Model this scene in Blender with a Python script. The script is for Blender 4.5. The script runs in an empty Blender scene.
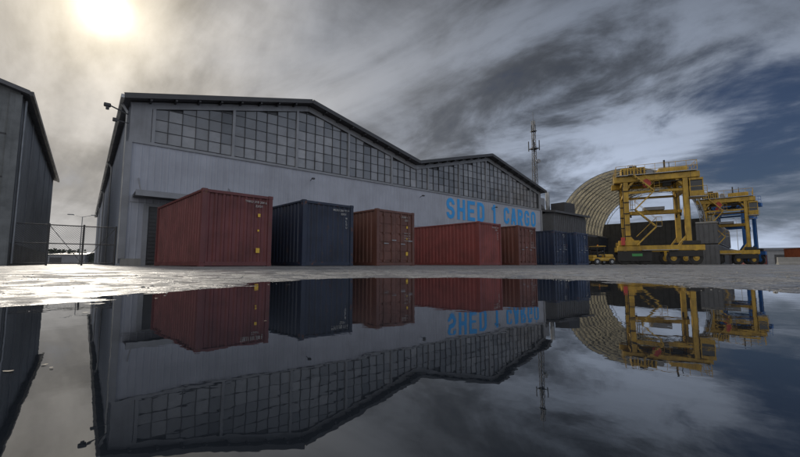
import bpy, bmesh, math, random
import numpy as np
from mathutils import Vector, Matrix, noise
random.seed(7)
S = bpy.context.scene
S.view_settings.view_transform = 'Standard'
S.view_settings.look = 'None'
S.view_settings.exposure = 0
GZ = 0.09          # yard level above the puddle surface (z = 0)
SUN_AZ = math.radians(-39.5)   # from +Y, negative = left
SUN_EL = math.radians(28.6)
SUN = Vector((math.sin(SUN_AZ)*math.cos(SUN_EL), math.cos(SUN_AZ)*math.cos(SUN_EL), math.sin(SUN_EL)))

# ------------------------------------------------------------------ helpers
def link(o):
    S.collection.objects.link(o); return o
def empty(name, loc=(0,0,0), yaw=0):
    o = bpy.data.objects.new(name, None); o.location = loc; o.rotation_euler = (0,0,yaw)
    o.empty_display_size = 0.3
    return link(o)

class MB:
    """mesh builder with material slots"""
    def __init__(s): s.v=[]; s.f=[]; s.m=[]; s.mats=[]; s.smooth=[]
    def mi(s, mat):
        if mat not in s.mats: s.mats.append(mat)
        return s.mats.index(mat)
    def face(s, pts, mat, smooth=False):
        i=len(s.v); s.v+= [tuple(p) for p in pts]; s.f.append(tuple(range(i,i+len(pts)))); s.m.append(s.mi(mat)); s.smooth.append(smooth)
    def raw(s, vs, fs, mat, smooth=False):
        i=len(s.v); s.v += [tuple(p) for p in vs]
        for f in fs: s.f.append(tuple(i+k for k in f)); s.m.append(s.mi(mat)); s.smooth.append(smooth)
    def box(s, lo, hi, mat, M=None, c=0.0):
        x0,y0,z0=lo; x1,y1,z1=hi
        if c>0:
            c=min(c,(x1-x0)*.4,(y1-y0)*.4,(z1-z0)*.4)
            bm=bmesh.new(); bmesh.ops.create_cube(bm,size=1)
            for v in bm.verts:
                v.co=Vector(((x0+x1)/2+v.co.x*(x1-x0),(y0+y1)/2+v.co.y*(y1-y0),(z0+z1)/2+v.co.z*(z1-z0)))
            bmesh.ops.bevel(bm,geom=bm.edges[:],offset=c,segments=1,affect='EDGES')
            vs=[v.co.copy() for v in bm.verts]; fs=[[v.index for v in f.verts] for f in bm.faces]; bm.free()
        else:
            vs=[Vector(p) for p in [(x0,y0,z0),(x1,y0,z0),(x1,y1,z0),(x0,y1,z0),(x0,y0,z1),(x1,y0,z1),(x1,y1,z1),(x0,y1,z1)]]
            fs=[(0,3,2,1),(4,5,6,7),(0,1,5,4),(1,2,6,5),(2,3,7,6),(3,0,4,7)]
        if M: vs=[M@v for v in vs]
        s.raw(vs,fs,mat)
    def cyl(s, a, b, r, mat, n=12, r2=None, caps=True):
        a=Vector(a); b=Vector(b); r2=r if r2 is None else r2
        d=(b-a).normalized(); u=d.orthogonal().normalized(); w=d.cross(u)
        vs=[]
        for P,R in ((a,r),(b,r2)):
            for k in range(n):
                t=2*math.pi*k/n; vs.append(P+u*math.cos(t)*R+w*math.sin(t)*R)
        s.raw(vs,[(k,(k+1)%n,n+(k+1)%n,n+k) for k in range(n)],mat,True)
        if caps: s.raw(vs,[tuple(range(n-1,-1,-1)),tuple(range(n,2*n))],mat)
    def beam(s, a, b, w, h, mat):
        a=Vector(a); b=Vector(b); d=(b-a); L=d.length; d.normalize()
        up=Vector((0,0,1)) if abs(d.z)<.95 else Vector((0,1,0))
        x=d.cross(up).normalized(); z=x.cross(d)
        M=Matrix(((x.x,d.x,z.x,a.x),(x.y,d.y,z.y,a.y),(x.z,d.z,z.z,a.z),(0,0,0,1)))
        s.box((-w/2,0,-h/2),(w/2,L,h/2),mat,M)
    def extrude_profile(s, prof, a, b, mat, axis='y'):
        n=len(prof)
        vs=[(p[0],a,p[1]) for p in prof]+[(p[0],b,p[1]) for p in prof]
        s.raw(vs,[(k,(k+1)%n,n+(k+1)%n,n+k) for k in range(n)],mat)
    def obj(s, name, parent=None, loc=(0,0,0), yaw=0, fix=True):
        me=bpy.data.meshes.new(name); me.from_pydata(s.v,[],s.f); 
        for m in s.mats: me.materials.append(m)
        me.polygons.foreach_set('material_index',s.m); me.polygons.foreach_set('use_smooth',s.smooth)
        me.update()
        if fix:
            bm=bmesh.new(); bm.from_mesh(me); bmesh.ops.recalc_face_normals(bm,faces=bm.faces); bm.to_mesh(me); bm.free()
        o=bpy.data.objects.new(name,me); o.location=loc; o.rotation_euler=(0,0,yaw); link(o)
        if parent: o.parent=parent
        return o

class NT:
    def __init__(s, tree): s.t=tree; s.n=tree.nodes; s.l=tree.links
    def new(s,typ,**kw):
        n=s.n.new(typ)
        for k,v in kw.items(): setattr(n,k,v)
        return n
    def put(s,sock,val):
        if isinstance(val,bpy.types.NodeSocket): s.l.new(val,sock)
        elif val is not None: sock.default_value=val
    def math(s,op,a,b=None,c=None,clamp=False):
        n=s.new('ShaderNodeMath',operation=op,use_clamp=clamp)
        s.put(n.inputs[0],a); 
        if b is not None: s.put(n.inputs[1],b)
        if c is not None: s.put(n.inputs[2],c)
        return n.outputs[0]
    def vmath(s,op,a,b=None):
        n=s.new('ShaderNodeVectorMath',operation=op); s.put(n.inputs[0],a)
        if b is not None: s.put(n.inputs[1],b)
        return n.outputs['Value'] if op in('DOT_PRODUCT','LENGTH') else n.outputs[0]
    def noise(s,vec,scale,detail=4,rough=.5,dist=0.0):
        n=s.new('ShaderNodeTexNoise'); s.put(n.inputs['Vector'],vec); n.inputs['Scale'].default_value=scale
        n.inputs['Detail'].default_value=detail; n.inputs['Roughness'].default_value=rough; n.inputs['Distortion'].default_value=dist
        return n.outputs['Fac']
    def mapr(s,v,a,b,c=0.0,d=1.0,smooth=False):
        n=s.new('ShaderNodeMapRange'); n.clamp=True
        if smooth: n.interpolation_type='SMOOTHSTEP'
        s.put(n.inputs['Value'],v)
        for k,x in zip(('From Min','From Max','To Min','To Max'),(a,b,c,d)): s.put(n.inputs[k],x)
        return n.outputs[0]
    def mix(s,f,a,b,mode='MIX'):
        n=s.new('ShaderNodeMix',data_type='RGBA',blend_type=mode)
        s.put(n.inputs[0],f)
        s.put(n.inputs[6],(*a,1) if isinstance(a,tuple) and len(a)==3 else a)
        s.put(n.inputs[7],(*b,1) if isinstance(b,tuple) and len(b)==3 else b)
        return n.outputs[2]
    def scale(s,vec,sc):
        n=s.new('ShaderNodeMapping'); s.put(n.inputs['Vector'],vec); n.inputs['Scale'].default_value=sc; return n.outputs[0]
    def bump(s,h,strength=.3,dist=.02):
        n=s.new('ShaderNodeBump'); s.put(n.inputs['Height'],h); n.inputs['Strength'].default_value=strength; n.inputs['Distance'].default_value=dist
        return n.outputs[0]

def material(name,col,rough=.6,metal=0.0,dirt=.35,dcol=(.05,.045,.04),scale=1.2,streak=True,bumps=.15,rustcol=None,rust=0.0,spec=.5):
    m=bpy.data.materials.new(name); m.use_nodes=True; t=NT(m.node_tree); b=t.n['Principled BSDF']
    tc=t.new('ShaderNodeTexCoord').outputs['Object']
    n1=t.noise(tc,scale,5,.6)
    fac=t.mapr(n1,.4,.75,0,dirt)
    c=t.mix(fac,col,dcol)
    if streak:
        n2=t.noise(t.scale(tc,(3.2,3.2,.22)),1.6,4,.6)
        c=t.mix(t.mapr(n2,.5,.78,0,dirt*.9),c,dcol)
    n4=t.noise(tc,scale*.35,2,.5)
    c=t.mix(t.mapr(n4,.3,.7,0,.22),c,tuple(min(1,x*1.5+.01) for x in col))
    if rust>0:
        n3=t.noise(tc,3.5,7,.68)
        c=t.mix(t.mapr(n3,.60,.66,0,rust),c,rustcol or (.12,.045,.02))
    t.put(b.inputs['Base Color'],c)
    t.put(b.inputs['Roughness'],t.mapr(n1,.3,.7,max(.05,rough-.12),min(1,rough+.12)))
    b.inputs['Metallic'].default_value=metal
    b.inputs['Specular IOR Level'].default_value=spec
    if bumps: t.put(b.inputs['Normal'],t.bump(t.noise(tc,18,3,.6),bumps,.01))
    return m

# ------------------------------------------------------------------ world
def build_world():
    w=bpy.data.worlds.new('World'); S.world=w; w.use_nodes=True
    t=NT(w.node_tree); t.n.clear()
    d=t.vmath('NORMALIZE',t.new('ShaderNodeTexCoord').outputs['Generated'])
    sep=t.new('ShaderNodeSeparateXYZ'); t.put(sep.inputs[0],d); x,y,z=sep.outputs
    zc=t.math('MAXIMUM',z,0.0)
    den=t.math('ADD',zc,.30)
    px=t.math('DIVIDE',x,den); py=t.math('DIVIDE',y,den)
    a=math.radians(-50); kx,ky=math.sin(a),math.cos(a)
    al=t.math('ADD',t.math('MULTIPLY',px,kx),t.math('MULTIPLY',py,ky))
    ac=t.math('SUBTRACT',t.math('MULTIPLY',px,ky),t.math('MULTIPLY',py,kx))
    def comb(sa,sb,o):
        c=t.new('ShaderNodeCombineXYZ'); t.put(c.inputs[0],t.math('MULTIPLY',al,sa)); t.put(c.inputs[1],t.math('MULTIPLY',ac,sb)); c.inputs[2].default_value=o
        return c.outputs[0]
    n_big=t.noise(comb(.8,1.1,3.1),1.0,5,.5,.5)
    n_str=t.noise(comb(.7,2.0,8.4),1.0,8,.56,.6)
    n_cell=t.noise(comb(1.6,2.2,5.2),1.3,8,.60,.35)
    mu=t.math('MAXIMUM',t.vmath('DOT_PRODUCT',d,tuple(SUN)),0.0)
    g_w=t.math('POWER',mu,5.0); g_m=t.math('POWER',mu,24.0); g_s=t.math('POWER',mu,170.0); g_c=t.math('POWER',mu,1500.0)
    hor=t.math('POWER',t.math('SUBTRACT',1.0,zc),8.0)
    def blob(v,k):
        v=Vector(v).normalized()
        return t.math('POWER',t.math('MAXIMUM',t.vmath('DOT_PRODUCT',d,tuple(v)),0.0),k)
    blue_b=t.math('MAXIMUM',blob((.93,.93,.37),85),t.math('MULTIPLY',blob((1.15,.93,.42),100),.9))
    blue_b=t.math('MAXIMUM',blue_b,t.math('MULTIPLY',blob((.70,.95,.34),260),.62))
    dark_b=blob((.56,.90,.66),7)
    white_b=blob((.55,1.0,.24),16)
    cold=t.mapr(t.vmath('DOT_PRODUCT',d,tuple(Vector((.85,.45,.1)).normalized())),-.15,.75,0,1)
    back=t.mapr(y,.3,-.5,0,1,True)  # unseen sky behind the camera, brightness added to light the shed front
    tone=t.math('ADD',t.math('MULTIPLY',n_str,.42),t.math('ADD',t.math('MULTIPLY',n_big,.28),t.math('MULTIPLY',n_cell,.30)))
    tone=t.mapr(tone,.40,.61,0,1,True)
    L=t.math('ADD',.085,t.math('MULTIPLY',tone,.28))
    L=t.math('MULTIPLY',L,t.math('SUBTRACT',1.0,t.math('MULTIPLY',dark_b,.68)))
    L=t.math('ADD',L,t.math('MULTIPLY',hor,.28))
    L=t.math('ADD',L,t.math('MULTIPLY',white_b,t.math('MULTIPLY',t.mapr(n_cell,.40,.62,.05,1,True),.33)))
    L=t.math('ADD',L,t.math('MULTIPLY',back,.48))
    tint=t.mix(cold,(1.0,.985,.985),(.80,.93,1.18))
    cv=t.new('ShaderNodeCombineXYZ')
    for i in range(3): t.put(cv.inputs[i],L)
    cloud=t.vmath('MULTIPLY',cv.outputs[0],tint)
    sky=t.new('ShaderNodeTexSky',sky_type='NISHITA'); sky.sun_disc=False; sky.sun_elevation=SUN_EL; sky.sun_rotation=SUN_AZ
    skc=t.mix(1.0,sky.outputs[0],(.020,.023,.031),'MULTIPLY')
    cover=t.math('ADD',n_cell,t.math('MULTIPLY',n_str,.6))
    cover=t.math('SUBTRACT',cover,t.math('MULTIPLY',blue_b,.40))
    mask=t.mapr(cover,.42,.72,.06,1,True)
    base=t.mix(mask,skc,cloud)
    ww=t.mapr(n_str,.36,.64,.30,1.25)
    def add(c,f,rgb):
        cc=t.new('ShaderNodeCombineXYZ')
        for i in range(3): t.put(cc.inputs[i],t.math('MULTIPLY',f,rgb[i]))
        return t.vmath('ADD',c,cc.outputs[0])
    base=add(base,t.math('MULTIPLY',g_w,t.math('MULTIPLY',ww,.17)),(1.0,.93,.82))
    base=add(base,t.math('MULTIPLY',g_m,t.math('MULTIPLY',ww,.34)),(1.0,.86,.66))
    base=add(base,g_s,(.55,.47,.32))
    base=add(base,g_c,(1.6,1.45,1.15))
    bg=t.new('ShaderNodeBackground'); t.put(bg.inputs[0],base); bg.inputs[1].default_value=1.0
    out=t.new('ShaderNodeOutputWorld'); t.l.new(bg.outputs[0],out.inputs[0])
build_world()

sun=bpy.data.lights.new('sun','SUN'); sun.energy=2.0; sun.angle=math.radians(4); sun.color=(1,.92,.80)
so=bpy.data.objects.new('sun',sun); link(so); so.rotation_euler=SUN.to_track_quat('Z','Y').to_euler()

# ------------------------------------------------------------------ camera
cam=bpy.data.cameras.new('camera'); cam.sensor_width=36; cam.lens=36*380/800; cam.clip_start=.01; cam.clip_end=9000
co=bpy.data.objects.new('camera',cam); link(co); co.location=(0,0,.17); co.rotation_euler=(math.radians(90+5.336),0,0)
S.camera=co

# ------------------------------------------------------------------ ground + puddle
poly=np.array([(-1.85,.9),(-1.62,1.5),(-1.58,2.1),(-1.55,2.8),(-1.40,3.5),(-1.1,4.2),(-.5,4.8),(.5,5.1),(1.5,4.7),(2.0,4.0),(2.25,3.2),(2.30,2.5),(2.3,1.8),(2.9,1.2),(3.2,-1.0),(2.5,-2.6),(-2.6,-2.6),(-2.6,-.6)])
def sdf(P):
    d=np.full(len(P),1e9); inside=np.zeros(len(P),bool); n=len(poly)
    for i in range(n):
        a=poly[i]; b=poly[(i+1)%n]; ab=b-a; t=np.clip(((P-a)@ab)/(ab@ab),0,1)
        q=a+t[:,None]*ab; d=np.minimum(d,np.hypot(*(P-q).T))
        c=((a[1]>P[:,1])!=(b[1]>P[:,1])); 
        with np.errstate(divide='ignore',invalid='ignore'):
            xi=(b[0]-a[0])*(P[:,1]-a[1])/(b[1]-a[1])+a[0]
        inside^=(c&(P[:,0]<xi))
    return np.where(inside,-d,d)
def geo(a,b,n): return np.geomspace(a,b,n)
xs=np.concatenate([-geo(8,4000,34)[::-1][:-1],np.linspace(-8,8,401),geo(8,4000,34)[1:]])
ys=np.concatenate([-3-geo(.1,1500,20)[::-1],np.linspace(-3,12,391),12+geo(.1,5000,36)])
X,Y=np.meshgrid(xs,ys); P=np.stack([X.ravel(),Y.ravel()],1)
sd=sdf(P); Z=np.zeros(len(P))
for i,(x,y) in enumerate(P):
    s=sd[i]
    if s>12: Z[i]=GZ; continue
    v=Vector((x,y,0))
    s2=s+.40*noise.noise(v*1.1)+.22*noise.noise(v*3.1+Vector((5,2,0)))+.09*noise.noise(v*8+Vector((1,2,0)))
    if s2>0: z=GZ*(1-math.exp(-s2/2.3))
    elif s2>-.6: z=s2*.012
    else: z=max(-.05,-.0072+(s2+.6)*.09)
    e=math.exp(-max(s,0)/3.0)
    z+=e*(.007*noise.noise(v*1.6+Vector((9,1,4)))+.0042*noise.noise(v*5.0)+.0026*noise.noise(v*13))
    Z[i]=min(z,GZ+.004) if s>4 else z
nx=len(xs); ny=len(ys)
verts=np.column_stack([P,Z])
idx=np.arange(nx*ny).reshape(ny,nx)
faces=np.stack([idx[:-1,:-1].ravel(),idx[:-1,1:].ravel(),idx[1:,1:].ravel(),idx[1:,:-1].ravel()],1)
me=bpy.data.meshes.new('ground'); me.from_pydata(verts.tolist(),[],faces.tolist()); me.polygons.foreach_set('use_smooth',[True]*len(faces)); me.update()
g=bpy.data.objects.new('ground',me); link(g)
gm=bpy.data.materials.new('wet_asphalt'); gm.use_nodes=True; t=NT(gm.node_tree); b=t.n['Principled BSDF']
tc=t.new('ShaderNodeTexCoord').outputs['Object']
n1=t.noise(tc,.55,6,.6); n2=t.noise(tc,9,5,.68); n3=t.noise(tc,60,2,.6); n4=t.noise(tc,1.7,8,.66,.3)
c=t.mix(t.mapr(n1,.35,.65),(.080,.083,.090),(.21,.21,.215))
c=t.mix(t.mapr(n3,.46,.60,0,.8),c,(.38,.38,.38))
c=t.mix(t.mapr(n2,.46,.66,0,.85),c,(.035,.035,.037))
t.put(b.inputs['Base Color'],c)
wet=t.mapr(n4,.44,.56,0,1,True)
t.put(b.inputs['Roughness'],t.mapr(wet,0,1,.28,.72))
h=t.math('ADD',t.math('MULTIPLY',n3,.8),t.math('MULTIPLY',n2,1.2))
h=t.math('MULTIPLY',h,t.mapr(wet,0,1,.35,1))
t.put(b.inputs['Normal'],t.bump(h,.8,.010))
b.inputs['Specular IOR Level'].default_value=.38
me.materials.append(gm)

wm=bpy.data.materials.new('puddle_water'); wm.use_nodes=True; t=NT(wm.node_tree); b=t.n['Principled BSDF']
b.inputs['Base Color'].default_value=(.010,.013,.018,1); b.inputs['Roughness'].default_value=.010; b.inputs['IOR'].default_value=1.70
b.inputs['Specular Tint'].default_value=(.93,.97,1.0,1)
tc=t.new('ShaderNodeTexCoord').outputs['Object']
hh=t.math('ADD',t.noise(tc,3.0,2,.5),t.math('MULTIPLY',t.noise(tc,14,3,.5),.16))
t.put(b.inputs['Normal'],t.bump(hh,.045,.02))
m=MB(); m.face([(-7,-3,0),(7,-3,0),(7,10,0),(-7,10,0)],wm); m.obj('puddle_water',fix=False)

rm=material('pebble',(.30,.29,.27),.7,streak=False)
m=MB()
def gh(x,y):
    i=np.searchsorted(xs,x); j=np.searchsorted(ys,y); return Z[j*nx+i]
cnt=0
while cnt<1200:
    x=random.uniform(-5,6); y=random.uniform(1.2,9); s=sdf(np.array([[x,y]]))[0]
    if s<-.4 or s>2.5: continue
    z=gh(x,y)
    if z<-.006: continue
    r=random.uniform(.002,.007)*(1 if random.random()<.94 else 1.9)
    bm=bmesh.new(); bmesh.ops.create_icosphere(bm,subdivisions=1,radius=r)
    sc=(random.uniform(.8,1.5),random.uniform(.7,1.2),random.uniform(.45,.8))
    vs=[Vector((v.co.x*sc[0]+x+random.uniform(-.15,.15)*r,v.co.y*sc[1]+y,v.co.z*sc[2]+z+r*.25)) for v in bm.verts]
    m.raw(vs,[[v.index for v in f.verts] for f in bm.faces],rm); bm.free(); cnt+=1
m.obj('gravel')
lm=material('dead_leaf',(.13,.10,.06),.6,streak=False)
m=MB()
for (x,y,r,a) in [(-.62,.62,.007,.3),(-.60,.66,.005,1.2),(-.57,.64,.004,2.2),(-.66,.64,.004,0.2),(-.40,1.15,.005,2.),(.55,1.7,.006,1.),(-1.1,1.35,.009,.5),(1.1,2.2,.008,.8),(-1.2,1.9,.010,2.6),(.15,2.9,.008,.1),(1.6,3.2,.012,.4)]:
    pts=[]
    for k in range(10):
        q=2*math.pi*k/10; rr=r*(1+.25*math.cos(2*q)+random.uniform(-.15,.15))
        pts.append((x+rr*math.cos(q+a),y+.6*rr*math.sin(q+a),.001+.001*abs(math.cos(q))))
    m.face(pts,lm)
m.obj('fallen_leaves',fix=False)

# ------------------------------------------------------------------ cargo shed
YAW=math.atan2(.638,.770)
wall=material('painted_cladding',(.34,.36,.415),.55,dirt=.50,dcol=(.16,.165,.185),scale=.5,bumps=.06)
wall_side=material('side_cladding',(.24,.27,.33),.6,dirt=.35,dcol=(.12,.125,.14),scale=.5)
roofm=material('roof_sheet',(.07,.072,.08),.5,dirt=.3)
trimd=material('dark_trim',(.035,.036,.04),.5,dirt=.2)
trimg=material('grey_trim',(.22,.23,.25),.5,dirt=.3)
steel=material('galvanised',(.32,.33,.34),.45,.6,dirt=.3)
black=material('rubber_black',(.018,.018,.018),.7,dirt=.2,dcol=(.06,.055,.05))
conc=material('concrete',(.27,.265,.25),.8,dirt=.45,dcol=(.12,.115,.105),bumps=.4)

gl=bpy.data.materials.new('glazing'); gl.use_nodes=True; t=NT(gl.node_tree); b=t.n['Principled BSDF']
at=t.new('ShaderNodeAttribute',attribute_name='pane'); tc=t.new('ShaderNodeTexCoord').outputs['Object']
v=at.outputs['Fac']
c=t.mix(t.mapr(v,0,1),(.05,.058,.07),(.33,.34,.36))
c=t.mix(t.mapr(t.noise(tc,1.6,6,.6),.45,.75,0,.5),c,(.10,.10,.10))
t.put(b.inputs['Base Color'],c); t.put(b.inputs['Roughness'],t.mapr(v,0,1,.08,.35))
b.inputs['IOR'].default_value=1.6
t.put(b.inputs['Normal'],t.bump(t.noise(tc,1.3,2,.5),.1,.05))

L=38.7; D=62; EV=8.30; RG=10.72; HB=L/4; SILL=6.2
def roofz(x):
    k=abs(((x)%(2*HB))-HB)/HB
    return RG-(RG-EV)*k if 0<=x<=L else EV
SX,SY=-13.62,18.6
shed=empty('cargo_shed',(SX,SY,GZ),YAW)
def ribbed(mb,x0,x1,z0,z1,mat,pitch=.30,dep=.025,y=0.0):
    pts=[]; x=x0
    while x<x1-1e-6:
        for dx,o in ((0,0),(pitch*.70,0),(pitch*.78,-dep),(pitch*.92,-dep)):
            if x+dx<x1: pts.append((x+dx,o))
        x+=pitch
    pts.append((x1,0))
    for (a,oa),(b_,ob) in zip(pts[:-1],pts[1:]):
        mb.face([(a,y+oa,z0),(b_,y+ob,z0),(b_,y+ob,z1),(a,y+oa,z1)],mat)
m=MB()
ribbed(m,0,L,.35,SILL,wall,dep=.012)
m.box((-.03,-.06,0),(L+.03,.1,.35),conc)
m.box((-.03,-.07,SILL),(L+.03,.05,SILL+.14),trimg)
for xx in (0,L):
    m.box((xx-.14,-.08,.35),(xx+.14,.12,SILL-.002),trimg)
m.box((.2,-.022,3.15),(L-.2,.0,3.19),trimg)
m.obj('front_wall',shed,fix=False)
m=MB()
def sidewall(x,sgn,z1):
    pts=[];y=0
    while y<D-1e-6:
        for dy,o in ((0,0),(.35,0),(.40,.04),(.48,.04)):
            pts.append((y+dy,o))
        y+=.53
    pts=[p for p in pts if p[0]<D]+[(D,0)]
    for (a,oa),(b_,ob) in zip(pts[:-1],pts[1:]):
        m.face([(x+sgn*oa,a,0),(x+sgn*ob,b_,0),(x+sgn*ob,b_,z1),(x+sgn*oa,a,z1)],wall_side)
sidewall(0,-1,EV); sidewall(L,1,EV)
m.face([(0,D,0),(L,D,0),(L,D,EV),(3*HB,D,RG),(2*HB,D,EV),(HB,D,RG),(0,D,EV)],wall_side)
m.obj('side_walls',shed,fix=False)
m=MB()
ov=.32; sl=(RG-EV)/HB; T=.17
top=[(-ov,EV-ov*sl),(HB,RG),(2*HB,EV),(3*HB,RG),(L+ov,EV-ov*sl)]
prof=[(x,z+T) for x,z in top]+[(x,z) for x,z in reversed(top)]
n=len(prof); a,b_=-.6,D+.5
vs=[(p[0],a,p[1]) for p in prof]+[(p[0],b_,p[1]) for p in prof]
m.raw(vs,[(k,(k+1)%n,n+(k+1)%n,n+k) for k in range(n)],roofm)
for k in range(4):
    for yy in (a,b_):
        q=[top[k],top[k+1]]
        m.face([(q[0][0],yy,q[0][1]),(q[1][0],yy,q[1][1]),(q[1][0],yy,q[1][1]+T),(q[0][0],yy,q[0][1]+T)],roofm)
m.obj('roof',shed)
m=MB()
for k in range(4):
    (x0,z0),(x1,z1)=top[k],top[k+1]
    m.beam((x0,a-.03,z0+T*.55),(x1,a-.03,z1+T*.55),.05,.26,trimd)
for k in range(4):
    (x0,z0),(x1,z1)=top[k],top[k+1]
    for i in range(1,9):
        f=i/9; x=x0+(x1-x0)*f; z=z0+(z1-z0)*f
        m.box((x-.05,a+.02,z-.14),(x+.05,0,z-.004),trimd)
m.box((-ov-.14,a,EV-ov*sl-.02),(-ov-.002,D,EV-ov*sl+.15),steel)
for yy in (.35,15,30,45):
    m.cyl((-.12,yy,.1),(-.12,yy,EV-.5),.06,steel)
    m.beam((-.12,yy,EV-.5),(-ov-.05,yy,EV-ov*sl),.1,.1,steel)
m.obj('fascia_and_gutters',shed)
m=MB(); vals=[]
m.face([(0,.12,SILL),(L,.12,SILL),(L,.12,EV),(3*HB,.12,RG),(2*HB,.12,EV),(HB,.12,RG),(0,.12,EV)],trimd); vals.append(0)
GAP=.42; pw=.66; ph=.62; x=1.0
rv=random.Random(3)
while x+pw<=L-.5:
    z=SILL+.2; colv=rv.uniform(-.15,.15)
    while True:
        t0=min(roofz(x),roofz(x+pw))-GAP; 
        if z>t0-.15: break
        za=min(z+ph,roofz(x)-GAP); zb=min(z+ph,roofz(x+pw)-GAP)
        y=.06; t1=rv.uniform(-.012,.012); t2=rv.uniform(-.012,.012)
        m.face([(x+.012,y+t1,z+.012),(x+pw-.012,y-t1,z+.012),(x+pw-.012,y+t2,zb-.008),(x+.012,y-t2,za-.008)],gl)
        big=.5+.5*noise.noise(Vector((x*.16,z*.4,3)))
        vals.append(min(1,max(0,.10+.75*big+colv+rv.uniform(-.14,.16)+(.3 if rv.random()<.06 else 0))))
        z+=ph
    x+=pw
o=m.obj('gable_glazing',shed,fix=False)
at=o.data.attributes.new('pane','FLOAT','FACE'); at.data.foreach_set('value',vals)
m=MB()
x=1.0;i=0
while x<=L-.4:
    big=(i%6==0)
    w=.075 if big else .013
    m.box((x-w,.0-(.05 if big else 0),SILL+.14),(x+w,.10,roofz(x)-.14 if big else roofz(x)-GAP),trimg if big else trimd)
    x+=pw;i+=1
z=SILL+.2
while z<RG-.6:
    for c0 in (HB,3*HB):
        hw=HB if z<EV-GAP else HB*(RG-GAP-z)/(RG-EV)
        hw=min(hw,HB-.5)
        if hw>.5: m.box((c0-hw,.02,z-.010),(c0+hw,.085,z+.010),trimd)
    z+=ph
for k in range(4):
    (x0,z0),(x1,z1)=top[k],top[k+1]
    x0=max(x0,.0); x1=min(x1,L); z0=roofz(x0+.001); z1=roofz(x1-.001)
    m.beam((x0,-.0,z0-.23),(x1,-.0,z1-.23),.09,.36,trimg)
m.box((0.,-.05,SILL+.14),(.9,.10,EV-.1),trimg); m.box((L-.4,-.05,SILL+.14),(L,.10,EV-.1),trimg)
m.obj('window_frames',shed)
m=MB()
m.box((1.0,-.06,.02),(4.6,-.03,3.0),trimd)
for k in range(15): m.box((1.05,-.085,.1+k*.19),(4.55,-.06,.24+k*.19),trimd)
m.box((.8,-.10,.0),(1.0,-.03,3.1),trimg); m.box((4.6,-.10,.0),(4.8,-.03,3.1),trimg); m.box((1.0,-.10,3.0),(4.6,-.03,3.12),trimg)
m.box((.3,-1.4,3.40),(5.0,-.04,3.54),roofm); m.box((.3,-1.46,3.32),(5.0,-1.4,3.60),trimg)
m.beam((.5,-.05,4.4),(.5,-1.35,3.58),.05,.05,steel); m.beam((4.8,-.05,4.4),(4.8,-1.35,3.58),.05,.05,steel)
for dx in (12.5,21,28,33.5):
    m.box((dx,-.055,.02),(dx+3.8,-.03,3.1),trimg)
    for k in range(16): m.box((dx+.05,-.075,.08+k*.19),(dx+3.75,-.055,.23+k*.19),trimg)
m.obj('loading_doors',shed)
m=MB()
m.beam((-.1,-.1,EV-.75),(-.9,-.5,EV-.6),.05,.05,trimd); m.box((-1.1,-.62,EV-.70),(-.82,-.40,EV-.54),trimd,c=.03); m.cyl((-.95,-.52,EV-.70),(-.95,-.52,EV-.84),.07,trimd)
m.beam((-.05,-.1,EV-1.2),(-.6,-.3,EV-1.2),.04,.04,trimd); m.box((-.72,-.38,EV-1.29),(-.52,-.22,EV-1.12),trimd,c=.02)
for xx in (9.9,19.8,29.7):
    m.beam((xx,-.05,5.6),(xx,-.4,5.72),.03,.03,trimd); m.box((xx-.1,-.55,5.62),(xx+.1,-.38,5.72),trimd,c=.02)
m.obj('wall_lamps',shed)

blue=material('sign_blue',(.025,.29,.68),.55,dirt=.25,dcol=(.08,.26,.46),rust=0,scale=2)
def text_mesh(body,w,h,mat,name,parent,loc,rot,thick=.02,bold=.025):
    cu=bpy.data.curves.new(name,'FONT'); cu.body=body; cu.size=1; cu.offset=bold; cu.extrude=0; cu.fill_mode='FRONT'
    ob=bpy.data.objects.new('tmp',cu); link(ob); bpy.context.view_layer.update()
    dg=bpy.context.evaluated_depsgraph_get(); me=bpy.data.meshes.new_from_object(ob.evaluated_get(dg)); bpy.data.objects.remove(ob)
    c=np.array([v.co for v in me.vertices]); mn=c.min(0); mx=c.max(0)
    for v in me.vertices:
        v.co.x=(v.co.x-mn[0])/(mx[0]-mn[0])*w; v.co.y=(v.co.y-mn[1])/(mx[1]-mn[1])*h
    bm=bmesh.new(); bm.from_mesh(me)
    r=bmesh.ops.extrude_face_region(bm,geom=bm.faces[:])
    for e in r['geom']:
        if isinstance(e,bmesh.types.BMVert): e.co.z+=thick
    bmesh.ops.recalc_face_normals(bm,faces=bm.faces); bm.to_mesh(me); bm.free()
    me.materials.clear(); me.materials.append(mat); me.name=name
    o=bpy.data.objects.new(name,me); link(o); o.parent=parent; o.location=loc; o.rotation_euler=rot
    return o
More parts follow.
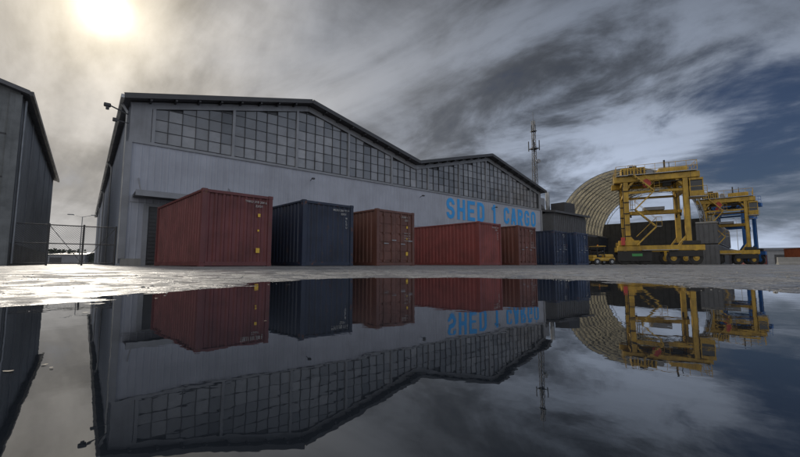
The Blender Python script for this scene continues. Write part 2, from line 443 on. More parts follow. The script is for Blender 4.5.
# block capitals built as mitred strokes
def arcp(cx,cy,rx,ry,a0,a1,n=8): return [(cx+rx*math.cos(math.radians(a0+(a1-a0)*i/n)),cy+ry*math.sin(math.radians(a0+(a1-a0)*i/n))) for i in range(n+1)]
def glyph(ch,W,Hh,s):
    h=s/2; l,r,b0,t0=h,W-h,h,Hh-h; mid=Hh/2; c=min((r-l)/2,.42)
    q=(t0-mid)/2
    if ch=='H': return [[(l,0),(l,Hh)],[(r,0),(r,Hh)],[(l+h,mid),(r-h,mid)]]
    if ch=='E': return [[(l,0),(l,Hh)],[(l+h,t0),(W,t0)],[(l+h,mid),(W*.88,mid)],[(l+h,b0),(W,b0)]]
    if ch=='D': return [[(l,0),(l,Hh)],[(l+h,t0)]+arcp(r-c,t0-c,c,c,90,0)+arcp(r-c,b0+c,c,c,0,-90)+[(l+h,b0)]]
    if ch=='1': return [[(W*.55,0),(W*.55,Hh)],[(W*.55-h,Hh*.86),(W*.08,Hh*.70)]]
    if ch=='O': return [arcp(r-c,t0-c,c,c,90,0)+arcp(r-c,b0+c,c,c,0,-90)+arcp(l+c,b0+c,c,c,270,180)+arcp(l+c,t0-c,c,c,180,90)]
    if ch=='C': return [[(r,t0-c-.12)]+arcp(r-c,t0-c,c,c,0,90)+arcp(l+c,t0-c,c,c,90,180)+arcp(l+c,b0+c,c,c,180,270)+arcp(r-c,b0+c,c,c,270,360)+[(r,b0+c+.12)]]
    if ch=='G': return [[(r,t0-c-.08)]+arcp(r-c,t0-c,c,c,0,90)+arcp(l+c,t0-c,c,c,90,180)+arcp(l+c,b0+c,c,c,180,270)+arcp(r-c,b0+c,c,c,270,360)+[(r,mid-.05),(W*.52,mid-.05)]]
    if ch=='S': return [[(r,t0-q-.02)]+arcp(r-c,t0-q,c,q,0,90)+arcp(l+c,t0-q,c,q,90,270)+arcp(r-c,mid-q,c,q,90,-90,12)+arcp(l+c,mid-q,c,q,270,180)+[(l,mid-q+.02)]]
    if ch=='R': return [[(l,0),(l,Hh)],[(l+h,t0)]+arcp(r-c*.8,t0-q,c*.8,q,90,-90)+[(l+h,mid)],[(W*.5,mid-h),(r,0)]]
    if ch=='A': return [[(h*.9,0),(W/2-h*.35,Hh)],[(W-h*.9,0),(W/2+h*.35,Hh)],[(W*.30,Hh*.30),(W*.70,Hh*.30)]]
def word(txt,w,h,gap,s,mat,name,parent,loc):
    n=sum(.55 if c=='1' else 1 for c in txt if c!=' ')+.55*txt.count(' ')
    W=(w-gap*(len(txt)-1))/n; m=MB(); x=0; dep=0
    for ch in txt:
        if ch==' ': x+=.55*W+gap; continue
        ww=W*.55 if ch=='1' else W
        for k,st in enumerate(glyph(ch,ww,h,s)):
            pts=[Vector(p) for p in st]
            pp=[pts[0]]
            for p in pts[1:]:
                if (p-pp[-1]).length>1e-3: pp.append(p)
            closed=(pp[0]-pp[-1]).length<1e-3
            if closed: pp.pop()
            N=len(pp); Lf=[];Rt=[]
            for i in range(N):
                a=pp[i-1] if (i>0 or closed) else None; c2=pp[(i+1)%N] if (i<N-1 or closed) else None
                d1=(pp[i]-a).normalized() if a is not None else None; d2=(c2-pp[i]).normalized() if c2 is not None else None
                if d1 is None: d1=d2
                if d2 is None: d2=d1
                tt=(d1+d2).normalized(); nn=Vector((-tt.y,tt.x)); k2=s/2/max(.5,tt.dot(d1))
                Lf.append(pp[i]+nn*k2); Rt.append(pp[i]-nn*k2)
            y=-.003-.0015*k
            rng=range(N) if closed else range(N-1)
            for i in rng:
                j=(i+1)%N
                m.face([(x+Rt[i].x,y,Rt[i].y),(x+Rt[j].x,y,Rt[j].y),(x+Lf[j].x,y,Lf[j].y),(x+Lf[i].x,y,Lf[i].y)],mat)
        x+=ww+gap
    return m.obj(name,parent,loc,0,fix=False)
sign=empty('shed_sign',(SX,SY,GZ),YAW)
word('SHED 1',7.2,1.88,.34,.34,blue,'lettering_shed',sign,(23.0,-.022,4.10))
word('CARGO',6.0,1.72,.30,.32,blue,'lettering_cargo',sign,(31.5,-.022,4.20))

# ------------------------------------------------------------------ neighbouring shed on the left
nb=empty('concrete_warehouse',(-18.65,18.0,GZ),YAW)
cw=material('aged_concrete',(.15,.16,.165),.75,dirt=.75,dcol=(.05,.055,.055),scale=1.3,bumps=.6)
cs=material('warehouse_cladding',(.26,.27,.28),.6,dirt=.5,dcol=(.12,.12,.12),scale=.7,bumps=.1)
m=MB(); W2=18; D2=25; E2=8.45; R2=11.0
m.face([(-W2,0,0),(0,0,0),(0,0,E2),(-W2/2,0,R2),(-W2,0,E2)],cw)
m.face([(-W2,D2,0),(0,D2,0),(0,D2,E2),(-W2/2,D2,R2),(-W2,D2,E2)],cw)
m.face([(-W2,0,0),(-W2,D2,0),(-W2,D2,E2),(-W2,0,E2)],cw)
m.obj('gable_walls',nb,fix=False)
m=MB(); y=0
while y<D2-.01:
    pts=[(y,0),(y+.3,0),(y+.36,.05),(y+.44,.05),(min(y+.5,D2),0)]
    for (a,oa),(b_,ob) in zip(pts[:-1],pts[1:]): m.face([(oa,a,1.1),(ob,b_,1.1),(ob,b_,E2),(oa,a,E2)],cs)
    y+=.5
m.box((-.1,0.01,0),(.07,D2,1.1),cw)
m.obj('side_wall',nb,fix=False)
m=MB()
for i in range(5):
    m.box((-.35-i*4.2,-.10,0),(.0-i*4.2,-.004,E2-.1),cw)
for z in (2.1,4.2,6.3): m.box((-W2,-.03,z),(.0,-.003,z+.06),trimd)
m.box((.0,-.10,0),(.08,.18,E2-.1),cw)
m.cyl((.16,.5,.1),(.16,.5,E2-.2),.06,steel)
for yy in (5,10,15,20): m.box((.052,yy,1.1),(.11,yy+.12,E2-.1),trimg)
m.obj('pilasters',nb)
m=MB(); o2=.35; s2=(R2-E2)/(W2/2)
for sx in (1,-1):
    A=(-W2/2,R2); B=(-W2/2+sx*(W2/2+o2),E2-o2*s2)
    vs=[(A[0],-.4,A[1]),(B[0],-.4,B[1]),(B[0],-.4,B[1]+.2),(A[0],-.4,A[1]+.2),(A[0],D2+.4,A[1]),(B[0],D2+.4,B[1]),(B[0],D2+.4,B[1]+.2),(A[0],D2+.4,A[1]+.2)]
    m.raw(vs,[(0,1,2,3),(7,6,5,4),(0,4,5,1),(1,5,6,2),(2,6,7,3)],roofm)
m.box((o2+.0,-.4,E2-o2*s2-.05),(o2+.14,D2+.4,E2-o2*s2+.16),trimd)
m.obj('roof',nb)

fsteel=material('fence_steel',(.09,.09,.092),.5,.3,dirt=.3)
FW=4.2
fm=MB()
for k in range(4):
    x=-k*FW/3+(.04 if k==3 else 0); fm.cyl((x,0,0),(x,0,2.2),.045,fsteel,8)
for z in (.12,1.15,2.12): fm.cyl((-FW,0,z),(0,0,z),.03,fsteel,6)
fm.beam((-FW/3,0,.12),(0,0,2.12),.03,.03,fsteel); fm.beam((-2*FW/3,0,2.12),(-FW/3,0,.12),.03,.03,fsteel)
x=-FW-2.0
while x<0:
    for sgn in (1,-1):
        xa,xb=(x,x+2.0) if sgn>0 else (x+2.0,x)
        za,zb=.12,2.12
        def clip(xa,za,xb,zb):
            pts=[]
            for (p,q,r,s) in ((xa,za,xb,zb),(xb,zb,xa,za)):
                if p<-FW: tt=(-FW-p)/(r-p); p,q=-FW,q+(s-q)*tt
                elif p>0: tt=(0-p)/(r-p); p,q=0,q+(s-q)*tt
                pts.append((p,q))
            return pts
        if max(xa,xb)<=-FW or min(xa,xb)>=0: continue
        (p,q),(r,s)=clip(xa,za,xb,zb)
        fm.beam((p,0,q),(r,0,s),.010,.010,fsteel)
    x+=.11
fm.obj('chain_link_fence',None,Vector((SX,SY,GZ))+Matrix.Rotation(YAW,3,'Z')@Vector((-.08,3.8,0)),YAW)

# ------------------------------------------------------------------ shipping containers
CY=math.atan2(.70,.714)
white=material('stencil_white',(.42,.42,.41),.6,dirt=.5,dcol=(.2,.2,.2),streak=False,bumps=0)
yellowm=material('sticker_yellow',(.65,.42,.04),.6,dirt=.3,dcol=(.3,.2,.1),streak=False,bumps=0)
def corr_pts(length,pitch=.278,dep=.036):
    pts=[(0,0)];n=int(length/pitch);st=(length-n*pitch)/2;y=st
    for k in range(n):
        pts+=[(y+.035,0),(y+.075,dep),(y+.19,dep),(y+.23,0)]
        y+=pitch
    pts.append((length,0)); return pts
def container(x,y,col,kind='end',yaw=CY,z=GZ,rust=.7,code='KRTU 407 218 3',stick=True,name='shipping_container',ln=6.06):
    mt=material('container_paint',col,.55,dirt=.75,dcol=tuple(c*.35+.010 for c in col),rust=rust,rustcol=tuple(c*.45+r for c,r in zip(col,(.045,.02,.01))),bumps=.12)
    mf=material('container_frame',tuple(c*.85 for c in col),.5,dirt=.6,dcol=tuple(c*.4+.01 for c in col),rust=min(1,rust+.2))
    w,h=2.438,2.591; m=MB()
    for side in (0,1):
        for (a,oa),(b_,ob) in zip(*(lambda p:(p[:-1],p[1:]))(corr_pts(ln-.32))):
            f=(lambda o:.045+o) if side==0 else (lambda o:w-.045-o)
            m.face([(f(oa),.16+a,.16),(f(ob),.16+b_,.16),(f(ob),.16+b_,h-.09),(f(oa),.16+a,h-.09)],mt)
    def endwall(yf,s):
        for (a,oa),(b_,ob) in zip(*(lambda p:(p[:-1],p[1:]))(corr_pts(w-.30,.255,.045))):
            m.face([(.15+a,yf+s*(.04+oa),.16),(.15+b_,yf+s*(.04+ob),.16),(.15+b_,yf+s*(.04+ob),h-.11),(.15+a,yf+s*(.04+oa),h-.11)],mt)
    def doors(yf,s):
        def bx(x0,x1,d0,d1,z0,z1,mat,c=0):
            ya,yb=sorted((yf+s*d0,yf+s*d1)); m.box((x0,ya,z0),(x1,yb,z1),mat,c=c)
        for k in (0,1):
            x0=.15+k*1.075; x1=x0+1.062
            bx(x0,x1,.055,.09,.17,h-.12,mt)
            n=5
            for i in range(n):
                za=.26+i*(h-.5)/n; zb=za+(h-.5)/n-.10
                bx(x0+.07,x1-.07,.035,.055,za,zb,mt,.012)
            for bxp in (x0+.30,x1-.27):
                yy=yf+s*.012
                m.cyl((bxp,yy,.14),(bxp,yy,h-.10),.019,mf,8)
                for zz in (.22,.75,1.5,h-.25): bx(bxp-.05,bxp+.05,-.004,.035,zz-.04,zz+.04,mf)
                bx(bxp-.02,bxp+.26,-.012,.0,1.0 if bxp<x0+.5 else 1.16,1.04 if bxp<x0+.5 else 1.2,steel)
            for zz in (.4,1.0,1.6,2.2):
                xx=x0-.03 if k==0 else x1-.0; bx(xx,xx+.05,.02,.055,zz,zz+.14,mf)
    if kind=='doors': doors(0,1); endwall(ln,-1)
    else: endwall(0,1); doors(ln,-1)
    for xx in (0,w-.15):
        for yy in (0,ln-.16):
            m.box((xx,yy,.118),(xx+.15,yy+.16,h-.118),mf)
            for zz in (0,h-.118): m.box((xx-.003,yy-.004,zz),(xx+.165,yy+.18 if yy==0 else yy+.164,zz+.118),mf,c=.008)
    for xx in (.01,w-.07):
        m.box((xx,.18,.02),(xx+.06,ln-.17,.16),mf); m.box((xx,.18,h-.09),(xx+.06,ln-.17,h-.02),mf)
    for yy in (.01,ln-.11):
        m.box((.166,yy,.02),(w-.166,yy+.10,.16),mf); m.box((.166,yy,h-.115),(w-.166,yy+.10,h-.02),mf)
    for k in range(int(ln/.45)):
        m.box((.07,.2+k*.45,h-.06),(w-.07,.2+k*.45+.32,h-.022),mt)
    m.box((.06,.1,.10),(w-.06,ln-.1,.15),black)
    m.box((.06,.12,h-.08),(w-.06,ln-.12,h-.06),mt)
    o=m.obj(name,None,(x,y,z),yaw)
    if code:
        yy=.022 if kind=='end' else .018
        text_mesh(code,.80 if kind=='end' else .62,.085,white,'id_code',o,(1.42 if kind=='end' else 1.5,yy,h-.32),(math.pi/2,0,0),.003,.01)
        text_mesh('22G1',.26,.08,white,'size_code',o,(1.80,yy,h-.46),(math.pi/2,0,0),.003,.01)
        if kind=='doors':
            for k in range(4):
                text_mesh(random.choice(['MAX 30480 KG','TARE 2230 KG','CU.CAP 33.2','NET 28250 KG']),.40,.05,white,'weight_mark',o,(1.76,yy,1.52-k*.12),(math.pi/2,0,0),.003,.008)
        elif not stick:
            for k,ch in enumerate('MLDU'):
                text_mesh(ch,.07,.09,white,'side_code',o,(2.05,yy,1.95-k*.13),(math.pi/2,0,0),.003,.01)
    if stick:
        mm=MB(); yy=.012
        for (sx,sz,a,bq) in ((1.86,.48,.14,.17),(1.9,1.78,.09,.12),(1.9,1.25,.06,.07)):
            mm.box((sx,yy,sz),(sx+a,yy+.006,sz+bq),yellowm)
        q=mm.obj('stickers',o)
    return o
container(-6.50,12.35,(.140,.034,.034),'end',code='TRKU 318 204 6')
container(-3.75,14.57,(.014,.023,.050),'end',code='MLDU 250 771 9',stick=False)
container(-1.035,16.95,(.140,.056,.040),'doors',code='GSTU 881 402 1')
container(4.62,22.15,(.21,.046,.040),'end',code='TRKU 602 118 7',stick=False)
container(7.65,24.5,(.145,.052,.038),'doors',code='CRSU 119 340 2',stick=False)
container(11.35,28.0,(.014,.026,.062),'doors',code='MLDU 410 932 5',stick=False)
container(13.85,29.8,(.020,.042,.10),'doors',code='MLDU 332 508 8',stick=False)
container(60.5,57.0,(.45,.12,.04),'end',yaw=math.radians(-25),code=None,stick=False)
container(70,76,(.03,.07,.17),'end',yaw=math.radians(-30),code=None,stick=False)
container(66,72,(.22,.05,.04),'end',yaw=math.radians(-30),code=None,stick=False)

# ------------------------------------------------------------------ arched fabric shelter on container stacks
ax=math.radians(-44)
sh=empty('arched_shelter',(36.6,62,GZ),ax)
fab=bpy.data.materials.new('fabric_membrane'); fab.use_nodes=True; t=NT(fab.node_tree); t.n.clear()
tc=t.new('ShaderNodeTexCoord').outputs['Object']
c=t.mix(t.mapr(t.noise(tc,.5,5,.6),.35,.7),(.46,.42,.31),(.26,.245,.20))
df=t.new('ShaderNodeBsdfDiffuse'); tr=t.new('ShaderNodeBsdfTranslucent'); mx=t.new('ShaderNodeMixShader'); mx.inputs[0].default_value=.45
t.put(df.inputs[0],c); t.put(tr.inputs[0],c); t.l.new(df.outputs[0],mx.inputs[1]); t.l.new(tr.outputs[0],mx.inputs[2])
t.l.new(mx.outputs[0],t.new('ShaderNodeOutputMaterial').inputs[0])
R=10.6; ZS=6.2; LEN=26; RISE=9.7
def arc(k,n=28,r=R,rise=RISE): 
    q=math.pi*k/n; return (-r*math.cos(q),ZS+rise*math.sin(q))
m=MB()
for k in range(28):
    (x0,z0),(x1,z1)=arc(k),arc(k+1)
    for j in range(13):
        m.face([(x0,j*2,z0),(x0,j*2+2,z0),(x1,j*2+2,z1),(x1,j*2,z1)],fab,True)
m.obj('membrane',sh,fix=False)
m=MB()
for j in range(14):
    for k in range(28):
        a1,a2=arc(k,28,R-.06,RISE-.06),arc(k+1,28,R-.06,RISE-.06); b1,b2=arc(k,28,R-.62,RISE-.62),arc(k+1,28,R-.62,RISE-.62)
        m.beam((a1[0],j*2,a1[1]),(a2[0],j*2,a2[1]),.09,.09,trimg); m.beam((b1[0],j*2,b1[1]),(b2[0],j*2,b2[1]),.08,.08,trimg)
        m.beam((a1[0],j*2,a1[1]),(b2[0],j*2,b2[1]),.05,.05,trimg) if k%2==0 else m.beam((b1[0],j*2,b1[1]),(a2[0],j*2,a2[1]),.05,.05,trimg)
for k in range(2,28,3):
    a1=arc(k,28,R-.3,RISE-.3); m.beam((a1[0],0,a1[1]),(a1[0],26,a1[1]),.07,.07,trimg)
m.obj('truss_ribs',sh)
m=MB()
dk=[material('stack_grey',(.10,.104,.112),.6,dirt=.4),material('stack_blue',(.06,.075,.105),.6,dirt=.4),material('stack_brown',(.10,.075,.065),.6,dirt=.4)]
for sx in (-1,1):
    for lev in range(2):
        for j in range(4):
            mt=dk[(lev+j)%3] if sx<0 else dk[0]; x0=sx*R-1.2; z0=lev*3.0; y0=j*6.4
            m.box((x0,y0+.02,z0+.02),(x0+2.4,y0+6.2,z0+2.88),mt)
            for i in range(11): m.box((x0-.04,y0+.25+i*.54,z0+.2),(x0+2.44,y0+.5+i*.54,z0+2.7),mt)
            if j==0:
                for i in range(4): m.cyl((x0+.35+i*.56,y0-.03,z0+.1),(x0+.35+i*.56,y0-.03,z0+2.8),.03,dk[0],6)
    m.box((sx*R-1.2,0,5.96),(sx*R+1.2,26,6.2),conc)
m.face([(-R,26,0),(R,26,0),(R,26,9.2),(-R,26,9.2)],dk[0])
for i in range(20): m.box((-R+.3+i*1.05,25.9,.2),(-R+.6+i*1.05,25.98,9.0),dk[0])
m.obj('container_walls',sh,fix=False)

an=empty('dark_annex_building',(19.5,48,GZ),YAW)
m=MB()
m.box((0,0,0),(9,12,6.6),dk[0]); 
for i in range(18): m.box((i*.5+.1,-.05,0.3),(i*.5+.3,0,6.4),dk[0])
m.obj('walls',an)
m=MB()
vs=[(-.4,-.5,6.6),(9.4,-.5,6.6),(9.4,12.5,8.4),(-.4,12.5,8.4),(-.4,-.5,6.85),(9.4,-.5,6.85),(9.4,12.5,8.65),(-.4,12.5,8.65)]
m.raw(vs,[(0,3,2,1),(4,5,6,7),(0,1,5,4),(1,2,6,5),(2,3,7,6),(3,0,4,7)],roofm)
m.box((1,-.12,.02),(4.2,-.055,3.6),trimd); m.box((5.2,-.12,.02),(8.4,-.055,3.6),trimd); m.box((.6,-1.5,3.8),(8.8,-.1,3.95),roofm)
m.box((2,3,7.2),(3.4,4.5,9.2),trimg); m.cyl((6,4,7),(6,4,10.5),.3,steel); m.box((5,1,6.9),(8,3,8.6),trimd); m.beam((1,2,7),(8,8,11),.6,.8,trimd)
m.obj('roof_and_doors',an)

# lattice mast
m=MB(); H=24.0; B=.42
def leg(z): return B*(1-.55*z/H)
N=26
for k in range(N):
    z0=H*k/N; z1=H*(k+1)/N; a=leg(z0); b_=leg(z1)
    for sx,sy in ((1,1),(-1,1),(-1,-1),(1,-1)):
        m.beam((sx*a,sy*a,z0),(sx*b_,sy*b_,z1),.07,.07,trimd)
    for (p,q) in (((1,1),(-1,1)),((-1,1),(-1,-1)),((-1,-1),(1,-1)),((1,-1),(1,1))):
        if k%2: p,q=q,p
        m.beam((p[0]*a,p[1]*a,z0),(q[0]*b_,q[1]*b_,z1),.04,.04,trimd)
        m.beam((p[0]*b_,p[1]*b_,z1),(q[0]*b_,q[1]*b_,z1),.035,.035,trimd)
m.box((-.6,-.6,19.2),(.6,.6,19.3),trimd)
for sx in (-.6,.6):
    for sy in (-.6,.6): m.cyl((sx,sy,18.9),(sx,sy,20.6),.08,trimd,8)
m.box((-.4,-.4,22.2),(.4,.4,22.3),trimd); m.cyl((.4,0,22),(.4,0,23.4),.06,trimd,8); m.cyl((-.4,0,22),(-.4,0,23.2),.06,trimd,8)
m.cyl((0,0,24),(0,0,25.6),.03,trimd,6)
m.cyl((.3,-.5,17),(.3,-.8,17),.35,trimg,14)
m.obj('communications_mast',None,(22.4,62,GZ),.3)

# ------------------------------------------------------------------ straddle carriers
yel=material('carrier_yellow',(.50,.31,.03),.5,dirt=.8,dcol=(.10,.065,.03),scale=.8,rust=.6)
ybl=material('carrier_blue',(.02,.11,.34),.5,dirt=.45,dcol=(.02,.04,.09),scale=.8)
glass=material('cab_glass',(.03,.035,.04),.1,dirt=.1,streak=False,bumps=0)
greenm=material('green_plate',(.05,.28,.08),.5,dirt=.2)
red=material('machine_red',(.4,.04,.03),.5)
def rail(m,a,b,mat,h=1.05):
    a=Vector(a);b=Vector(b);n=max(1,int((b-a).length/1.1))
    for i in range(n+1):
        p=a.lerp(b,i/n); m.cyl(p,p+Vector((0,0,h)),.025,mat,6)
    for z in (.5,h): m.cyl(a+Vector((0,0,z)),b+Vector((0,0,z)),.025,mat,6)
def carrier(loc,yaw,bmat,topmat,legmat,scale,name='straddle_carrier'):
    e=empty(name,loc,yaw); e.scale=scale; W=2.35
    m=MB()
    for sy in (-1,1):
        y=sy*W
        m.box((-4.9,y-.28,1.55),(4.9,y+.28,2.15),bmat,c=.05)
        m.box((-4.7,y-.34,2.15),(-2.2,y+.34,2.75),bmat,c=.05)
        m.box((2.6,y-.30,2.15),(4.5,y+.30,2.6),black,c=.05)
        for lx in (-3.5,3.3):
            lm_=legmat if lx>0 else bmat
            m.box((lx-.30,y-.24,2.15),(lx+.30,y+.24,10.0),lm_,c=.04)
            m.beam((lx,y,8.6),(lx+(1.3 if lx<0 else -1.3),y,9.9),.25,.25,lm_)
            m.beam((lx,y,3.4),(lx+(1.1 if lx<0 else -1.1),y,2.1),.25,.25,lm_)
        m.box((-4.9,y-.30,9.5),(4.9,y+.30,10.15),topmat,c=.04)
        m.box((-3.2,y-.10,8.15),(3.0,y+.10,8.40),bmat)
        m.cyl((-3.85,y+sy*.1,2.6),(-3.85,y+sy*.1,9.5),.05,black,6); m.cyl((3.66,y,2.6),(3.66,y,9.5),.04,black,6)
        for k in range(5): m.box((-3.95,y-.34,3.2+k*1.3),(-3.15,y-.245,3.3+k*1.3),black)
    m.obj('side_frames',e)
    m=MB()
    for sy in (-1,1):
        y=sy*W
        for wx in (-4.0,-1.7,1.5,3.9):
            m.cyl((wx,y-.20,.76),(wx,y+.20,.76),.76,black,24)
            m.cyl((wx,y-.24,.76),(wx,y+.24,.76),.64,black,24)
            m.cyl((wx,y-.26,.76),(wx,y+.26,.76),.34,bmat,16)
            m.box((wx-.16,y-.36,.66),(wx+.16,y-.27,1.6),bmat); m.box((wx-.16,y+.27,.66),(wx+.16,y+.36,1.6),bmat)
        m.box((-4.9,y+sy*.37,.42),(-.9,y+sy*.42,1.54),black); m.box((1.0,y+sy*.37,.9),(4.6,y+sy*.42,1.54),black)
    m.obj('wheels',e)
    m=MB()
    for lx in (-3.5,3.3):
        m.box((lx-.28,-W+.32,9.55),(lx+.28,W-.32,10.2),topmat,c=.04)
        m.box((lx-.18,-W+.25,8.1),(lx+.18,W-.25,8.45),bmat)
        m.beam((lx,-W+.2,9.5),(lx,-.4,8.3),.14,.14,bmat); m.beam((lx,W-.2,9.5),(lx,.4,8.3),.14,.14,bmat)
    m.box((-4.6,-W-.6,10.2),(4.6,W+.6,10.28),steel)
    m.box((-3.9,-1.9,10.28),(-1.0,-.2,11.3),topmat,c=.06); m.box((-3.6,.3,10.28),(-1.5,2.0,11.1),trimg,c=.05)
    m.box((.6,-1.7,10.28),(3.9,1.5,11.0),topmat,c=.06); m.cyl((-.4,-1.4,10.7),(-.4,1.4,10.7),.42,trimg,16)
    m.cyl((1.4,-1.2,11.0),(1.4,-1.2,12.0),.12,black,8); m.cyl((2.4,1.0,11.0),(2.4,1.0,12.2),.05,black,6)
    m.box((-2.8,-1.4,11.3),(-1.9,-.7,11.6),black)
    for k in range(7): m.box((-3.8+k*.4,-1.93,10.4),(-3.6+k*.4,-1.90,11.15),black)
    m.cyl((-3.0,-2.6,9.0),(3.0,-2.6,9.3),.06,black,8); m.cyl((-1,-2.7,9.2),(-1,-2.45,9.2),.5,red,16)
    for k in range(6): m.cyl((-3+k*1.2,-1.2,9.6),(-2.4+k*1.0,1.3,9.6),.05,black,6)
    m.box((-1.2,-1.9,9.2),(-.2,-1.2,9.9),trimg); m.box((1.0,-2.0,8.9),(1.9,-1.3,9.6),black)
    for sy in (-1,1): rail(m,(-4.6,sy*(W+.55),10.28),(4.6,sy*(W+.55),10.28),bmat)
    for sx in (-1,1): rail(m,(sx*4.58,-W-.55,10.28),(sx*4.58,W+.55,10.28),bmat)
    m.obj('top_frame',e)
    m=MB()
    m.box((3.7,-W-.3,7.3),(5.2,-W+1.3,7.5),bmat); m.box((3.75,-W-.25,7.5),(5.15,-W+1.25,9.2),glass,c=.08)
    m.box((3.7,-W-.3,9.2),(5.2,-W+1.3,9.42),bmat)
    for xx in (3.72,5.08):
        for yy in (-W-.28,-W+1.18): m.box((xx,yy,7.5),(xx+.1,yy+.1,9.2),bmat)
    m.box((3.7,-W-.31,7.5),(5.2,-W-.26,8.0),bmat)
    m.box((3.5,-W-1.1,7.25),(5.3,-W-.32,7.31),steel); rail(m,(3.5,-W-1.08,7.3),(5.3,-W-1.08,7.3),bmat)
    m.obj('operator_cabin',e)
    m=MB()
    m.box((-3.0,-.35,5.9),(3.0,.35,6.35),bmat,c=.04)
    for sx in (-2.9,2.9): m.box((sx-.18,-1.2,5.85),(sx+.18,1.2,6.2),bmat,c=.03)
    m.box((-1.2,-.9,6.35),(1.2,.9,6.7),trimg)
    for sx in (-2.6,2.6):
        for sy in (-.8,.8): m.cyl((sx,sy,6.2),(sx,sy,9.9),.035,black,6)
    for sy in (-1.1,1.1):
        for sx in (-2.9,2.9): m.box((sx-.1,sy-.1,5.5),(sx+.1,sy+.1,5.85),black)
    m.obj('spreader',e)
    m=MB()
    y=-W-.75; z=2.2; d=1; x=-2.6
    for k in range(4):
        x2=x+d*2.3; z2=z+2.0
        for yy in (y-.3,y+.3): m.beam((x,yy,z),(x2,yy,z2),.05,.14,bmat); m.cyl((x,yy,z+.95),(x2,yy,z2+.95),.022,bmat,6)
        for s in range(8):
            f=(s+.5)/8; m.box((x+(x2-x)*f-.12,y-.3,z+2*f-.01),(x+(x2-x)*f+.12,y+.3,z+2*f+.02),steel)
        m.box((min(x2,x2+d*.6),y-.35,z2-.02),(max(x2,x2+d*.6),y+.45,z2+.04),steel)
        rail(m,(x2,y-.34,z2),(x2+d*.6,y-.34,z2),bmat)
        x=x2;z=z2;d=-d
    m.box((-3.2,-W-.445,.95),(-2.0,-W-.425,1.25),greenm)
    m.box((-2.0,-W-.7,1.6),(2.0,-W-.29,1.66),steel)
    m.box((-4.4,-W-.62,2.2),(-3.95,-W-.30,3.1),red,c=.03)
    m.obj('access_stairs',e)
    return e
carrier((28.1,41.8,GZ),math.radians(-26),yel,yel,yel,(.78,.95,.94))
carrier((48.0,55.5,GZ),math.radians(-42),yel,yel,yel,(.66,.85,.93))
carrier((60.8,69.5,GZ),math.radians(-62),ybl,ybl,ybl,(.80,.9,1.08))

# ------------------------------------------------------------------ yellow tow tractor
m=MB()
m.box((-1.25,-.62,.38),(1.25,.62,.72),yel,c=.06); m.box((.15,-.52,.72),(1.2,.52,1.05),yel,c=.08); m.box((-1.2,-.58,.72),(-.75,.58,.95),yel,c=.05)
m.box((-.5,-.4,.72),(-.05,.4,.95),black,c=.05); m.box((-.58,-.4,.85),(-.45,.4,1.35),black,c=.03)
for sx in (-.65,.12):
    for sy in (-.52,.52): m.cyl((sx,sy,.7),(sx,sy,1.82),.03,black,8)
m.box((-.75,-.6,1.80),(.3,.6,1.88),yel,c=.03); m.cyl((-.2,0,1.88),(-.2,0,2.02),.06,material('beacon_orange',(.8,.25,.02),.3),10)
m.cyl((.2,0,1.0),(.05,0,1.25),.02,black,6); m.cyl((.05,0,1.25),(.02,0,1.29),.17,black,14)
for sx in (-.82,.82):
    for sy in (-.58,.58): m.cyl((sx,sy-.11,.32),(sx,sy+.11,.32),.32,black,18); m.cyl((sx,sy-.12,.32),(sx,sy+.12,.32),.15,steel,12)
m.box((-1.4,-.1,.42),(-1.25,.1,.56),black); m.box((1.25,-.5,.4),(1.32,.5,.6),black,c=.02)
m.obj('tow_tractor',None,(20.2,38.5,GZ),math.radians(10))

def barrier(x,y,yaw):
    m=MB(); p=[(-.3,0),(.3,0),(.3,.12),(.13,.35),(.09,.85),(-.09,.85),(-.13,.35),(-.3,.12)]
    m.extrude_profile(p,-1.5,1.5,conc)
    m.face([(a,-1.5,z) for a,z in p],conc); m.face([(a,1.5,z) for a,z in p],conc)
    m.obj('concrete_barrier',None,(x,y,GZ),yaw)
for i in range(7): barrier(44.5+i*2.9,43.0-i*1.2,math.radians(68-180))

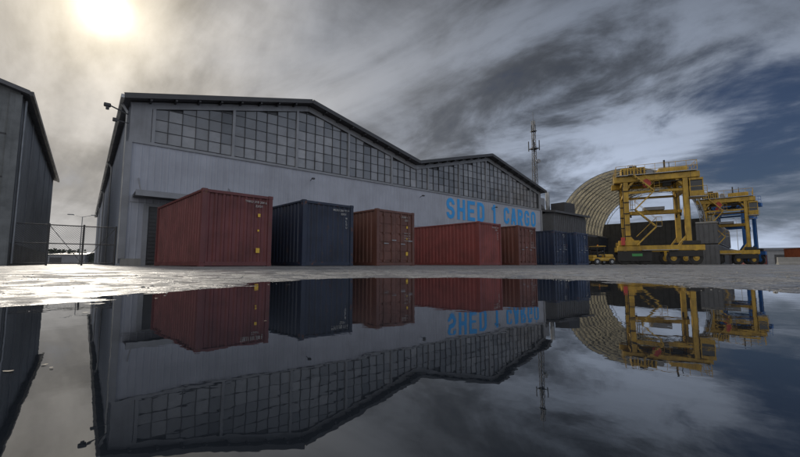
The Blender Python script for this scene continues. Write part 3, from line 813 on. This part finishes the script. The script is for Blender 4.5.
def lamp(x,y,h):
    m=MB(); m.cyl((0,0,0),(0,0,h),.10,steel,10,.05); m.cyl((0,0,0),(0,0,.6),.16,steel,10)
    m.cyl((0,0,h-.1),(1.3,0,h+.25),.04,steel,8); m.box((1.1,-.15,h+.18),(1.9,.15,h+.32),trimg,c=.04)
    m.cyl((0,0,h-.1),(-1.3,0,h+.25),.04,steel,8); m.box((-1.9,-.15,h+.18),(-1.1,.15,h+.32),trimg,c=.04)
    m.obj('street_lamp',None,(x,y,GZ),.4)
lamp(-50.5,60,7.6); lamp(105,118,14); 

fol=material('foliage',(.05,.065,.04),.8,dirt=.5,dcol=(.02,.03,.02),streak=False)
m=MB(); rr=random.Random(5)
def treemass(x0,y0,x1,y1,n,h):
    for i in range(n):
        f=rr.random(); cx=x0+(x1-x0)*f; cy=y0+(y1-y0)*f+rr.uniform(-3,3); hh=h*(.55+.45*abs(noise.noise(Vector((f*14,1,2))))*2)
        for k in range(14):
            p=Vector((cx+rr.gauss(0,1.6),cy+rr.gauss(0,1.2),max(.3,rr.uniform(.1,1)*hh))); s=rr.uniform(.4,1.0)
            a=Vector((rr.gauss(0,1),rr.gauss(0,1),rr.gauss(0,1))).normalized(); b2=a.orthogonal().normalized(); c2=a.cross(b2)
            m.face([p+b2*s,p+c2*s*.8,p-b2*s*.9,p-c2*s],fol)
treemass(-190,150,-95,175,260,6); treemass(150,170,420,150,420,6)
m.obj('distant_trees',fix=False)
def portshed(x,y,w,d,h,yaw,mat):
    m=MB(); m.box((0,0,0),(w,d,h),mat)
    vs=[(-.5,-.5,h),(w+.5,-.5,h),(w+.5,d/2,h*1.25),(-.5,d/2,h*1.25),(w+.5,d+.5,h),(-.5,d+.5,h)]
    m.raw(vs,[(0,1,2,3),(3,2,4,5),(1,4,2),(0,3,5)],roofm)
    for i in range(int(w/8)): m.box((2+i*8,-.08,0),(6+i*8,-.01,h*.7),trimd)
    m.obj('port_warehouse',None,(x,y,GZ),yaw)
portshed(135,140,50,18,5,math.radians(-25),trimg); portshed(95,150,34,14,5,math.radians(-10),cs); portshed(-160,150,30,12,4,.3,trimg)
